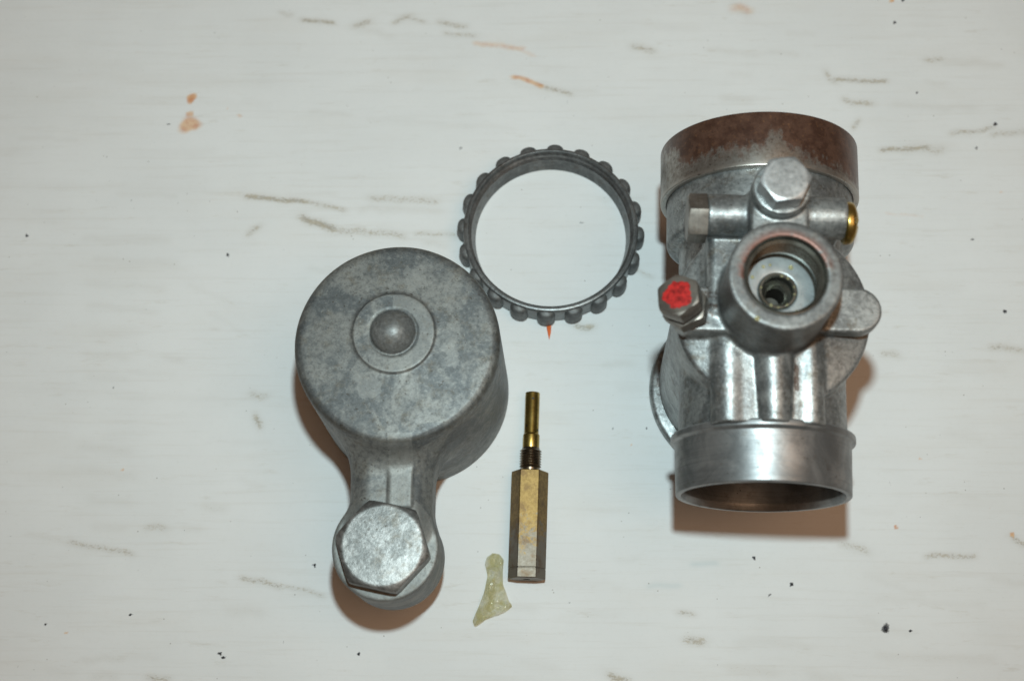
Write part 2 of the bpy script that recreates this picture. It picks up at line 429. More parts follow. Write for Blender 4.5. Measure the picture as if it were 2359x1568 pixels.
def casting(prims, cuts, lo, hi, h, parts, mat, parent, extra=None):
    """prims: (part, fn, blend). Meshes the blended body once and hands each face to the part it belongs to."""
    lo = np.array(lo, float); n = [int((hi[i] - lo[i]) / h) + 1 for i in range(3)]
    ax = [(lo[i] + h * np.arange(n[i])).astype(np.float32) for i in range(3)]
    P = [ax[0][:, None, None], ax[1][None, :, None], ax[2][None, None, :]]
    S = None
    for part, fn, k in prims:
        d = fn(P); S = d if S is None else smin(S, d, k)
    for fn, k in cuts: S = smax(S, -fn(P), k)
    S = np.broadcast_to(S, n) + .025 * np.sin(P[0] * .37 + 1.3 + np.sin(P[1] * .23)) * np.sin(P[1] * .31 + np.sin(P[2] * .29)) * np.sin(P[2] * .33 + .5)
    V, Q = surface_net(np.ascontiguousarray(S), lo, h)
    N = vert_normals(V, Q)
    if (N[::37] * (V[::37] - V.mean(0))).sum() < 0: Q = Q[:, ::-1]; N = -N
    C = V[Q].mean(1).T
    D = np.stack([fn(list(C)) for _, fn, _ in prims]); best = D.argmin(0)
    res = {}
    for name in parts:
        sel = np.isin(best, [i for i, p in enumerate(prims) if p[0] == name])
        q = Q[sel]
        if not len(q): continue
        used, inv = np.unique(q, return_inverse=True)
        o = obj(name, V[used], inv.reshape(q.shape), {'jet_boss': 'boss', 'centre_dome': 'dome'}.get(name, mat), parent, normals=N[used])
        if extra:
            for key, fn in extra.items():
                at = o.data.attributes.new(key, 'FLOAT', 'POINT'); at.data.foreach_set('value', fn(V[used]).astype(np.float32))
        res[name] = o
    return res

# ------------------------------------------------------------------ the board everything lies on
STREAKS = [(-63.4,35.8,-50.0,34.8,0.40,1.00,0),(-51.0,35.0,-40.5,32.4,0.40,0.70,0),(-54.2,36.2,-42.8,36.6,0.20,0.40,0),(-33.4,35.4,-18.8,34.8,0.60,0.60,0),(-35.4,32.8,-18.2,32.2,0.60,0.55,0),(-49.7,30.0,-42.9,27.6,0.60,1.00,0),(-43.4,27.9,-26.3,25.9,0.60,0.65,0),(-22.7,26.2,-13.5,25.6,0.40,0.60,0),(-20.1,24.1,-16.3,23.6,0.50,0.50,0),(-62.3,26.7,-60.8,27.9,0.50,0.70,0),(-58.1,85.2,-56.1,84.8,0.40,0.60,0),(-52.5,83.5,-45.4,82.5,0.40,0.85,0),(-39.1,82.1,-36.8,82.8,0.60,0.70,0),(-38.3,80.7,-31.2,78.9,0.60,0.50,0),(-29.2,82.8,-26.8,84.0,0.50,0.70,0),(-26.8,84.0,-22.7,83.1,0.40,0.60,0),(-18.0,82.5,-12.9,81.0,0.50,0.70,0),(-16.7,79.4,-10.2,78.8,0.40,0.60,0),(-9.1,76.7,1.6,75.1,0.60,0.50,1),(0.1,67.3,6.5,64.9,0.40,0.80,1),(5.9,65.1,13.5,62.7,0.40,0.80,0),(0.6,65.8,7.0,64.0,0.50,0.40,0),(14.4,63.4,19.1,63.0,0.40,0.40,0),(-0.5,75.6,4.3,73.2,0.50,0.40,1),(-49.1,58.1,-40.5,57.3,0.30,0.50,0),(-35.2,56.2,-0.3,53.4,0.30,0.30,0),(-119.9,51.3,-107.0,50.6,0.40,0.40,0),(-117.6,59.4,-96.3,50.0,4.00,0.16,0),(-116.8,71.9,-93.9,70.5,1.00,0.25,0),(-127.5,70.1,-62.3,65.8,1.00,0.22,0),(-126.8,63.9,-62.0,60.1,0.70,0.20,0),(-92.9,47.4,-73.8,47.4,0.60,0.25,0),(-94.0,36.6,-81.4,36.3,0.40,0.40,0),(-123.8,38.9,-64.8,37.4,0.70,0.20,0),(-123.0,32.5,-107.0,29.7,1.40,0.22,0),(-101.3,25.2,-82.5,24.3,0.50,0.40,0),(-98.2,19.7,-80.0,18.8,0.50,0.35,0),(-99.1,13.8,-82.6,12.7,0.60,0.35,0),(-98.6,8.4,-84.1,6.8,0.50,0.40,0),(-96.5,2.0,-88.8,2.0,0.80,0.25,0),(-75.5,13.2,-67.0,10.0,0.30,0.30,0),(-69.9,6.8,-62.4,1.5,0.30,0.25,0),(-47.0,17.5,-41.9,16.2,0.40,0.40,0),(29.9,75.2,33.3,74.5,0.60,0.70,0),(48.5,74.4,59.1,73.2,0.50,0.50,0),(33.8,80.9,44.5,80.3,0.60,0.30,0),(63.3,73.9,68.8,72.8,0.40,0.45,0),(76.2,67.8,77.7,65.9,0.50,0.60,0),(78.5,66.4,89.9,65.6,0.40,0.85,0),(53.6,67.9,56.9,67.4,0.50,0.35,0),(51.2,61.1,56.6,60.8,0.50,0.55,0),(80.4,60.4,85.9,59.8,0.50,0.70,0),(92.3,59.2,109.9,58.5,0.60,0.45,0),(100.9,71.3,103.7,71.3,0.50,0.60,0),(105.2,70.5,117.8,70.0,0.50,0.45,0),(100.6,65.3,104.0,65.0,0.40,0.40,0),(54.8,73.2,65.4,73.5,0.30,0.30,0),(67.8,79.1,73.1,78.7,0.40,0.35,0),(88.4,47.4,98.7,48.0,0.40,0.90,0),(94.1,47.9,101.2,47.5,0.70,0.60,0),(105.2,51.9,114.6,52.8,0.40,0.70,0),(115.0,51.5,122.1,51.9,0.50,0.60,0),(81.9,53.6,82.8,54.8,0.40,0.70,0),(88.2,31.4,96.3,30.3,0.30,0.35,1),(86.4,13.0,102.3,12.5,0.60,0.25,0),(20.9,34.9,30.7,35.4,0.40,0.45,0),(29.3,17.1,32.0,15.4,0.30,0.60,0),(15.3,3.4,17.9,3.4,0.50,0.90,0),(55.4,85.8,57.0,85.6,1.00,0.50,1),(55.7,86.1,57.2,84.8,0.70,0.50,0),(-98.0,-3.2,-89.8,-3.8,0.60,0.40,0),(-96.9,-8.8,-89.8,-9.0,0.60,0.35,0),(-79.7,-4.4,-76.5,-4.7,0.40,0.50,0),(-58.8,-12.8,-56.9,-13.0,0.60,0.60,0),(-58.1,-18.4,-57.6,-19.8,0.50,0.80,0),(-96.3,-25.3,-87.1,-26.3,0.70,0.45,0),(-94.8,-30.5,-85.8,-31.9,0.60,0.45,0),(-93.6,-37.2,-86.2,-37.7,0.60,0.40,0),(-92.1,-43.1,-86.7,-43.2,0.50,0.40,0),(-80.3,-43.5,-77.7,-43.7,0.50,0.60,0),(-71.8,-43.8,-69.9,-43.9,0.50,0.45,0),(-107.0,-44.9,-97.5,-47.1,0.30,0.45,0),(-97.5,-46.9,-84.2,-49.5,0.40,0.65,0),(-68.0,-38.6,-64.4,-39.2,0.50,0.50,0),(-58.7,-54.7,-51.0,-56.2,0.40,0.75,0),(-51.0,-56.2,-41.1,-58.2,0.30,0.60,0),(-60.7,-61.1,-55.2,-61.5,0.70,0.50,0),(-92.1,-72.3,-83.6,-71.7,0.40,0.50,0),(-99.9,-74.3,-95.1,-74.9,0.60,0.30,0),(-89.2,-75.8,-85.6,-76.0,0.50,0.50,0),(-102.1,-31.3,-95.8,-30.3,0.60,0.25,0),(-88.0,-7.4,-77.8,-8.1,0.40,0.25,0),(-117.8,-11.1,-49.4,-15.1,0.50,0.20,0),(-60.2,-32.2,-56.1,-34.1,0.40,0.30,0),(-62.2,-24.0,-54.8,-24.2,0.40,0.30,0),(-77.1,-75.8,-74.2,-76.3,0.50,0.70,0),(21.9,-5.4,26.7,-5.4,0.50,0.50,0),(25.8,-11.1,36.1,-11.7,0.70,0.30,0),(85.2,-3.1,87.4,-3.4,0.50,0.60,0),(109.9,-1.6,116.6,-2.3,0.50,0.65,0),(99.6,-7.0,110.8,-7.4,0.60,0.30,0),(71.3,-45.8,75.0,-46.3,0.50,0.50,0),(73.1,-46.5,77.5,-48.0,0.50,0.60,0),(91.3,-48.8,100.7,-49.2,0.40,0.70,0),(110.0,-45.0,112.2,-46.1,0.40,0.80,0),(37.2,-61.6,39.2,-62.0,0.40,0.70,0),(38.9,-67.3,40.9,-67.5,0.60,0.80,0),(22.1,-74.9,24.5,-75.8,0.50,0.90,0),(50.0,-67.6,63.4,-68.3,0.60,0.40,0),(79.9,-70.2,102.4,-71.1,0.60,0.45,0),(76.3,-63.1,85.3,-65.6,0.50,0.35,0),(77.9,-53.3,89.6,-58.4,0.40,0.25,0),(80.3,-58.5,101.6,-59.3,0.50,0.30,0),(30.7,-56.2,36.4,-55.5,0.20,0.30,3),(40.3,-51.4,44.6,-50.9,0.20,0.35,3),(47.9,-73.3,56.2,-73.9,0.60,0.50,0),(65.4,-74.6,70.0,-75.1,0.60,0.50,0),(96.2,-35.6,101.8,-36.6,0.50,0.30,0),(98.3,-21.9,104.1,-22.4,0.60,0.30,0),(77.9,-39.6,83.5,-39.8,0.40,0.30,0),(105.0,-53.7,111.2,-55.0,0.50,0.40,0),(0.5,-60.7,5.2,-61.0,0.50,0.30,0),(16.6,-55.0,23.2,-55.9,0.50,0.25,0),(4.1,-17.1,11.0,-18.1,0.60,0.30,0),(5.2,-55.1,14.7,-55.5,0.50,0.30,0),(-82.2,-71.3,-76.5,-71.8,0.40,0.30,0),(3.4,-72.6,9.0,-73.5,0.70,0.35,0),(59.9,-36.7,60.9,-36.8,0.30,0.40,0),(61.8,-27.5,62.8,-27.6,0.30,0.60,0),(10.9,-62.5,23.1,-61.7,0.40,0.25,0),(24.2,-50.3,28.0,-49.7,0.40,0.30,0),]
SPOTS = [(-79.1,62.0,1.20,1.40,1.00,1),(-79.0,54.9,2.50,2.60,0.75,1),(-79.1,57.8,1.00,0.90,0.70,1),(-66.8,57.1,0.80,0.70,0.50,1),(-70.0,59.2,0.30,0.30,0.50,1),(93.4,87.7,1.00,0.40,1.00,1),(96.1,87.8,0.60,0.40,1.00,2),(-84.2,54.9,0.60,0.40,0.80,2),(-94.0,62.7,0.40,0.30,0.70,2),(-115.8,26.0,0.40,0.70,0.90,2),(-67.3,21.1,0.40,0.70,0.90,2),(-91.6,35.0,0.30,0.30,0.70,2),(-114.5,48.9,0.30,0.30,0.60,2),(-64.2,48.5,0.30,0.30,0.50,2),(-12.7,48.3,0.50,0.50,0.80,2),(-85.8,7.7,0.40,0.40,0.80,2),(-111.7,83.6,0.30,0.50,0.50,2),(-72.5,-44.0,0.30,0.30,0.50,2),(93.6,81.6,0.50,0.60,0.90,2),(97.5,62.6,0.50,0.50,0.80,2),(115.5,54.1,0.50,0.70,1.00,2),(110.5,47.8,0.60,0.80,0.70,2),(113.2,7.0,0.50,0.60,1.00,2),(7.7,61.4,0.40,0.50,0.70,2),(13.0,60.3,0.40,0.40,0.60,2),(115.2,36.6,0.50,0.40,0.60,1),(107.4,24.6,0.60,0.50,0.70,2),(86.9,38.7,0.40,0.40,0.60,2),(16.2,29.1,0.80,0.60,0.60,2),(115.7,22.3,0.30,0.40,0.60,2),(31.3,13.6,0.40,0.50,0.60,2),(-83.0,-62.6,0.60,0.30,1.00,2),(-101.4,-64.7,0.40,0.40,1.00,2),(-96.7,-66.6,0.40,0.40,0.70,1),(-32.6,-70.6,0.40,0.60,1.00,2),(-43.1,-51.6,0.50,0.50,0.90,2),(-49.1,-68.2,0.30,0.60,0.60,2),(-87.7,-30.4,0.30,0.40,0.90,1),(-91.6,-11.3,0.40,0.40,0.80,2),(-96.2,-15.8,0.40,0.30,0.80,2),(-62.7,-70.7,0.60,0.40,1.00,2),(-61.9,-71.5,0.60,0.40,1.00,2),(-106.6,-73.7,0.40,0.30,0.80,2),(-107.4,-38.2,0.30,0.30,0.60,2),(-100.8,-34.4,0.40,0.40,0.60,2),(-52.1,-36.6,0.30,0.30,0.50,2),(-111.3,-45.5,0.40,0.30,0.60,2),(-68.8,-35.2,0.30,0.30,0.50,2),(53.3,-49.6,0.50,0.50,1.00,2),(61.2,-55.3,0.70,0.50,0.90,2),(56.3,-57.6,0.60,0.40,0.80,2),(80.8,-64.6,0.80,1.30,1.00,2),(86.1,-65.1,0.40,0.40,1.00,2),(84.6,-42.7,0.50,0.50,0.90,1),(109.8,-44.4,0.60,0.60,0.90,1),(30.4,-20.7,0.40,0.40,0.80,2),(22.9,-20.8,0.40,0.40,0.80,2),(12.8,-59.7,0.50,0.50,0.60,2),(96.1,-22.2,0.40,0.40,0.60,2),(91.2,-27.4,0.30,0.50,0.70,1),(105.3,-38.3,0.30,0.30,0.60,1),(84.0,-33.0,0.60,0.70,0.50,2),(27.1,-24.4,0.40,0.40,0.60,1),(101.4,-56.8,0.50,0.30,0.70,2),(57.4,-64.7,0.30,0.30,0.60,2),(89.5,-36.2,0.30,0.30,0.50,2),(12.0,-11.5,0.30,0.30,0.50,2),]
def build_table():
    xs = np.concatenate([np.linspace(-600, -150, 12)[:-1], np.arange(-150, 150.01, .5), np.linspace(150, 600, 12)[1:]])
    ys = np.concatenate([np.linspace(-500, -100, 12)[:-1], np.arange(-100, 110.01, .5), np.linspace(110, 500, 12)[1:]])
    X, Y = np.meshgrid(xs, ys, indexing='ij')
    rng = np.random.default_rng(4)
    wt = np.arange(-40, 110, 2.6); wob = lambda t, p: np.interp(t, wt, np.random.default_rng(p).normal(0, .25, len(wt)))
    M4 = np.zeros((4,) + X.shape)
    for n, (x0, y0, x1, y1, w, s, k) in enumerate(STREAKS):
        if s < .6 and k == 0: s *= .6
        dx, dy = x1 - x0, y1 - y0; L = math.hypot(dx, dy) + 1e-6
        t = ((X - x0) * dx + (Y - y0) * dy) / L; q = np.abs(((Y - y0) * dx - (X - x0) * dy) / L + wob(t, n))
        e = np.clip(np.maximum(-t, t - L), 0, None)
        d = np.sqrt(q * q + (e * .6) ** 2) / max(w * 1.7, .55)
        v = s * np.exp(-d ** 2 * .8)
        M4[k] = np.maximum(M4[k], v)
    for n, (x, y, rx, ry, s, k) in enumerate(SPOTS):
        ang = np.arctan2(Y - y, X - x)
        rr = np.hypot((X - x) / max(rx, .3), (Y - y) / max(ry, .3)) / (1 + .16 * np.sin(2 * ang + n) + .12 * np.sin(3 * ang + 2.3 * n))
        v = s * (1 - np.clip((rr - .62) / .7, 0, 1)) if k == 1 else s * np.exp(-rr ** 2 * .9)
        M4[k] = np.maximum(M4[k], v)
    Z = np.zeros_like(X)
    nx, ny = X.shape
    V = np.stack([X, Y, Z], -1).reshape(-1, 3)
    idx = np.arange(nx * ny).reshape(nx, ny)
    Q = np.stack([idx[:-1, :-1], idx[1:, :-1], idx[1:, 1:], idx[:-1, 1:]], -1).reshape(-1, 4)
    o = obj('tabletop', V, Q, 'table', sharp=0)
    o['kind'] = 'structure'; o['label'] = 'white painted board with brown scuffs and dark specks'
    at = o.data.attributes.new('marks', 'FLOAT_COLOR', 'POINT')
    col = np.ones((nx * ny, 4), np.float32)
    for k in range(3): col[:, k] = M4[k].reshape(-1)
    at.data.foreach_set('color', col.reshape(-1))
    at = o.data.attributes.new('blue', 'FLOAT', 'POINT'); at.data.foreach_set('value', M4[3].reshape(-1).astype(np.float32))
build_table()

# ------------------------------------------------------------------ carburettor body, upside down on its mixing chamber
YAW = -math.atan(.031)
carb = thing('carburettor_body', 'grey cast carburettor body with rusty collar, standing upside down on the board', 'carburettor', (50.6, -11, 0), (0, 0, YAW))
BX, BY = -.85, .6          # jet boss axis
TZ = 39.0                  # throat axis height
def chamber(P):
    q = np.sqrt(P[0] ** 2 + P[1] ** 2)
    d = s_cyl(P, (0, 0, 0), 'z', 17.2, 0.3, 58, .5, taper=.021)
    return smax(d, (P[2] - 57.2 + (q - 9.5) * .34) * .94, .8)
slope = lambda P: [P[0] + P[1] * .02, P[1], P[2] + np.maximum(-(P[1] + 7), 0) * .105]
prims = [
    ('throat', lambda P: s_cyl(P, (0, 0, TZ), 'y', 16.2, -21.5, 21, .3), 0),
    ('shoulder', lambda P: s_cyl(P, (0, 0, TZ), 'y', 18.75, 18.0, 31.0, 1.6), 1.2),
    ('mixing_chamber', chamber, 1.0),
    ('passage_pad', lambda P: s_cyl(slope(P), (-8.5, 0, 54.2), 'y', 3.5, -21.6, 13, .3), .6),
    ('passage_pad', lambda P: s_cyl(slope(P), (6.3, 0, 55.2), 'y', 2.6, -21.6, 8, .3), .6),
    ('passage_pad', lambda P: s_box(slope(P), (-8.6, -21.6, 44), (6.4, 13, 57.5), .2), .5),
    ('passage_pad', lambda P: s_box(slope(P), (-11.6, -21.6, 44), (8.7, 10, 54.6), .3), .6),
    ('passage_pad', lambda P: s_box(P, (-12.9, -3, 50), (-2, 14.8, 60.6), 1.6), 1.5),
    ('passage_rib', lambda P: s_cyl(slope(P), (-.6, 0, 56.3), 'y', 3.1, -21.6, 2, .3, taper=.055), .35),
    ('cross_passage', lambda P: s_cyl(P, (0, 16.3, 62), 'x', 3.95, -13.3, 12.3, .3), .8),
    ('cross_passage', lambda P: s_box(P, (-12.9, 13.2, 50), (11.9, 19.4, 61), .8), .8),
    ('plug_boss', lambda P: s_cyl(P, (-.7, 18.4, 0), 'z', 5.25, 50, 71.2, .4), .9),
    ('plug_boss', lambda P: s_box(P, (-5.95, 6, 50), (4.55, 18.4, 68.6), .6), .5),
    ('screw_lug', lambda P: s_slot(P, (-15.1, -1.3), (-4, -1.3), 4.4, 54.5, 60.0, .45), .5),
    ('ear', lambda P: s_slot(P, (14.7, -.75), (5, -.75), 4.35, 56.6, 60.0, .5), .5),
    ('jet_boss', lambda P: s_cyl(P, (BX, BY, 0), 'z', 10.15, 52, 74, .55), .8),
]
cuts = [
    (lambda P: s_cyl(P, (0, 0, TZ), 'y', 14.6, -30, 40, .1), .1),
    (lambda P: s_cyl(P, (BX, BY, 0), 'z', 7.25, 61.8, 80, .1), .25),
    (lambda P: s_cyl(P, (BX, BY, 0), 'z', 3.6, 50, 70, .1), .1),
    (lambda P: s_cyl(P, (0, 0, 0), 'z', 14.0, -5, 48, .1), .1),
]
casting(prims, cuts, (-21.3, -23.5, -.6), (21.3, 32.5, 75.5), .3,
        ['throat', 'shoulder', 'mixing_chamber', 'passage_pad', 'passage_rib', 'cross_passage', 'plug_boss', 'screw_lug', 'ear', 'jet_boss'], 'zinc', carb)
# collar
pr = round_profile([(19.1, 28.1), (20.05, 28.1), (20.05, 39.5), (18.9, 39.5)], .35)
pr = [(18.9, 39.5), (18.9, 28.1)] + pr[1:]
collar = obj('collar', *lathe(pr, (0, 0, TZ), (0, 1, 0), 144), 'collar', carb)
collar['label'] = 'brown rusty steel collar on the far end'
# spigot with its bead
pr = round_profile([(14.6, -20.4), (17.0, -20.6), (17.75, -20.9), (17.75, -22.1), (16.95, -22.5), (16.75, -32.3), (15.7, -32.4), (15.2, -31.0), (15.0, -12.0), (14.0, -10.0)], .25)
sp = obj('spigot', *lathe(pr[::-1], (0, 0, TZ), (0, 1, 0), 144), 'spigot', carb)
sp['label'] = 'short smooth open pipe end with raised bead'
# threaded flange standing on the board
pr = round_profile([(16.5, 2.2), (18.6, 2.0), (19.2, 1.6), (19.4, .3), (18.7, 0.02), (13.9, 0.02), (13.9, 2.2)], .3)
obj('flange', *lathe(pr[::-1], (0, -1.2, 0), (0, 0, 1), 128), 'zinc', carb)
# bore liner of the jet boss: thread, washer seat, jet hole
pr = [(7.6, 73.7), (7.15, 73.9), (6.95, 73.2)]
z = 73.0
while z > 68.0:
    pr += [(6.95, z), (6.35, z - .32)]; z -= .64
pr += [(6.5, 67.3), (7.0, 67.0), (7.0, 65.2), (6.6, 64.9)]
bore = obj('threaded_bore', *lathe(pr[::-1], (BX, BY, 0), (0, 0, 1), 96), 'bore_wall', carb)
pr = round_profile([(6.75, 64.7), (6.6, 64.95), (3.7, 65.0), (3.5, 64.8)], .1)
obj('seat_washer', *lathe(pr[::-1], (BX, BY, 0), (0, 0, 1), 72), 'bore', carb)['label'] = 'pale washer seat at the bottom of the bore'
pr = [(3.55, 64.7), (3.5, 65.35), (3.35, 65.5), (3.0, 65.5), (2.75, 65.2), (2.65, 63.6), (2.25, 63.1), (2.15, 62.9)]
z = 62.8
while z > 60:
    pr += [(2.1, z), (1.8, z - .25)]; z -= .5
pr += [(1.8, 55), (.05, 55)]
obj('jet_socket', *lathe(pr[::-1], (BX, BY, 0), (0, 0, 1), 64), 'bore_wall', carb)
obj('jet_hole', *lathe([(1.78, 61.5), (1.78, 56), (.02, 55.8)][::-1], (BX, BY, 0), (0, 0, 1), 32), 'hole', bore)
random.seed(5)
drop_v, drop_f = lathe([(1, 0), (.92, .3), (.7, .55), (.38, .7), (.02, .75)], (0, 0, 0), (0, 0, 1), 16)
drop_me = None
for (a, r, zz, s) in [(118, 5.3, 64.98, .34), (104, 5.2, 64.98, .28), (150, 5.2, 64.98, .36), (62, 5.3, 64.98, .46), (205, 4.9, 64.98, .25), (75, 2.9, 65.48, .28), (52, 3.0, 65.48, .26), (15, 3.0, 65.48, .2), (-12, 3.0, 65.48, .22), (-60, 3.1, 65.48, .26), (-115, 3.1, 65.48, .34), (-90, 3.2, 65.48, .22), (170, 3.1, 65.48, .2), (-48, 5.0, 64.98, .34), (-122, 9.6, 73.9, .5)]:
    if drop_me is None:
        o = obj('oil_drop', drop_v, drop_f, 'oil', carb); drop_me = o.data
    else:
        o = bpy.data.objects.new('oil_drop', drop_me); sc.collection.objects.link(o); o.parent = carb
    o.location = Vector((BX + r * math.cos(rad(a)), BY + r * math.sin(rad(a)), zz)) * MM
    o.scale = (s, s, s)
# plug bolt on top
b = obj('plug_bolt', *hexhead(4.75, 4.3, 3.95, (-.75, 18.2, 71.3), (0, 0, 1), rad(8), (1, 0, 0)), 'plated', carb)
b['label'] = 'bright hexagon plug bolt nearest the rusty collar'
# hexagon screw at the left end of the cross passage, brass slotted screw at the right
b = obj('passage_screw', *hexhead(4.75, 3.6, 4.1, (-13.35, 15.6, 62), (-1, 0, 0), 0, (0, 0, 1)), 'steel', carb)
b['label'] = 'grimy hexagon screw lying sideways'
def screw(P):
    d = s_cyl(P, (0, 15.5, 61.8), 'x', 4.0, 12.0, 14.9, .5)
    dome = np.sqrt((P[0] - 7.6) ** 2 + (P[1] - 15.5) ** 2 + (P[2] - 61.8) ** 2) - 7.2
    return smax(d, dome, .5)
bs = casting([('brass_screw', screw, 0)], [(lambda P: s_box(P, (13.4, 14.2, 56), (16, 15.2, 68), .05), .1)], (11.8, 11, 57.4), (15.4, 20, 66.4), .12, ['brass_screw'], 'brass', carb)['brass_screw']
bs['label'] = 'slotted brass screw at the end of the cross passage'
# throttle stop screw: lock nut on the lug, head dabbed with red paint
ax = Vector((-.34, .13, .93)).normalized(); n0 = Vector((-16.6, -1.9, 59.9))
obj('lock_nut', *hexhead(4.5, 2.5, 3.85, n0, ax, rad(20), (1, 0, 0)), 'steel', carb)
pr = [(2.0, 0), (2.0, 4.0)]
obj('stop_screw_shank', *lathe(pr, n0 + ax * 1.5, ax, 24), 'steel', carb)
hb = n0 + ax * 3.6
hd = obj('stop_screw_head', *hexhead(4.3, 3.4, 3.7, hb, ax, rad(33), (1, 0, 0)), 'steel', carb)
hd['label'] = 'hexagon screw head dabbed with red paint'
u, v_, w = frame(ax)
c0 = np.array(hb + ax * 3.40); pv = []; random.seed(3)
NR = 40
amp = [1 + .05 * math.sin(3 * t + .6) + .09 * math.sin(5 * t + 2) + .03 * math.sin(2 * t) + random.uniform(-.09, .09) for t in np.linspace(0, 2 * math.pi, NR, endpoint=False)]
for r, hh in ((1.0, -.05), (.97, .07), (.8, .11), (.4, .12)):
    for i in range(NR):
        t = 2 * math.pi * i / NR; pv.append(c0 + (u * math.cos(t) + v_ * math.sin(t)) * r * 2.7 * (amp[i] if r > .5 else 1) + w * hh)
pf = [(a * NR + j, a * NR + (j + 1) % NR, (a + 1) * NR + (j + 1) % NR, (a + 1) * NR + j) for a in range(3) for j in range(NR)]
pv.append(c0 + w * .12); pf += [(3 * NR + j, 3 * NR + (j + 1) % NR, 4 * NR) for j in range(NR)]
obj('red_paint_dab', pv, pf, 'red', hd)

# ------------------------------------------------------------------ float chamber with its banjo arm
fc = thing('float_chamber', 'dull grey float chamber cup standing upside down, arm with big hexagon bolt', 'float chamber', (-22.0, -12.3, 0))
def cup(P):
    q = np.sqrt(P[0] ** 2 + P[1] ** 2)
    d = s_cyl(P, (0, 0, 0), 'z', 21.35, 0.02, 44, .1, taper=-.016)
    return smax(d, (P[2] - 40.9 + q * .045), 2.2)
AX = -1.0; HX, HY = -1.75, -39.9
prims = [
    ('cup', cup, 0),
    ('arm', lambda P: s_box(P, (AX - 8.3, -41, 18.5), (AX + 8.2, -12, 35.0), 4.6), 7.0),
    ('arm_step', lambda P: s_box(P, (-1.3, -32.5, 30), (3.6, -17.0, 35.35), .25), .3),
    ('hub', lambda P: s_cyl(P, (HX, HY, 0), 'z', 10.55, 15, 32.6, .45), 1.6),
    ('centre_disc', lambda P: s_cyl(P, (-.55, 1.6, 0), 'z', 8.3, 36, 41.02, .25), .5),
    ('centre_dome', lambda P: np.sqrt((P[0] + .7) ** 2 + (P[1] - 1.7) ** 2 + (P[2] - 39.4) ** 2) - 4.85, .35),
]
cuts = [(lambda P: np.sqrt((np.sqrt((P[0] + .7) ** 2 + (P[1] - 1.7) ** 2) - 4.75) ** 2 + (P[2] - 41.2) ** 2) - .33, .25),
        (lambda P: s_cyl(P, (0, 0, 0), 'z', 19.6, -5, 37, 1.5), .3)]
rng = np.random.default_rng(2)
def rect(V, x0, x1, y0, y1, f=.9):
    V = V + np.stack([.45 * np.sin(V[:, 1] * 1.3 + x0) + .25 * np.sin(V[:, 1] * 3.1), .5 * np.sin(V[:, 0] * 1.1 + y0) + .25 * np.sin(V[:, 0] * 2.7), 0 * V[:, 0]], 1)
    d = np.maximum(np.maximum(x0 - V[:, 0], V[:, 0] - x1), np.maximum(y0 - V[:, 1], V[:, 1] - y1))
    return np.clip(.5 - d / f, 0, 1)
def patch(V):
    p = np.zeros(len(V)); top = V[:, 2] > 37
    q = np.hypot(V[:, 0] + .55, V[:, 1] - 1.6); a = np.degrees(np.arctan2(V[:, 1] - 1.6, V[:, 0] + .55))
    p = np.maximum(p, top * rect(V, -7.8, -3.0, -11.4, -7.2))
    p = np.maximum(p, top * rect(V, 1.4, 5.6, 11.0, 16.0) * .9)
    p = np.maximum(p, top * rect(V, 9.6, 12.4, -5.5, -.5, 2) * .9)
    p = np.maximum(p, top * rect(V, 1.0, 2.0, -10, -7, .4) * .8)
    p = np.maximum(p, np.clip((8.4 - q) / .4, 0, 1) * np.clip((q - 5) / .4, 0, 1) * ((a > -95) & (a < 93)) * .95)
    p = np.maximum(p, np.clip((8.4 - q) / .4, 0, 1) * np.clip((q - 7.5) / .4, 0, 1) * .7)
    p = np.maximum(p, np.clip((V[:, 1] - -32) / 2, 0, 1) * (V[:, 1] < -18.5) * (V[:, 2] > 33) * (V[:, 0] > -1.3) * (V[:, 0] < 3.6) * .75)
    hq = np.hypot(V[:, 0] - HX, V[:, 1] - HY)
    p = np.maximum(p, (V[:, 2] > 32) * (hq < 10.6) * 1.2)
    return p
def soot(V):
    q = np.hypot(V[:, 0], V[:, 1])
    s = np.clip(1 - np.abs(q - 20.3) / 1.6, 0, 1) * (V[:, 2] > 36) * .75
    return np.maximum(s, np.clip(1 - np.abs(np.hypot(V[:, 0] + .7, V[:, 1] - 1.7) - 5.0) / .6, 0, 1) * (V[:, 2] > 38) * .7)
casting(prims, cuts, (-23, -51.5, -.6), (23, 22.5, 46), .33, ['cup', 'arm', 'arm_step', 'hub', 'centre_disc', 'centre_dome'], 'bowl', fc, {'patch': patch, 'soot': soot})
bb = obj('banjo_bolt', *hexhead(9.55, 4.8, 7.95, (HX - .1, HY - .3, 32.55), (0, 0, 1), rad(-72), (1, 0, 0), slope=.66, bev=.2, per=10), 'bolt', fc)
bb['label'] = 'large pale mottled hexagon bolt'

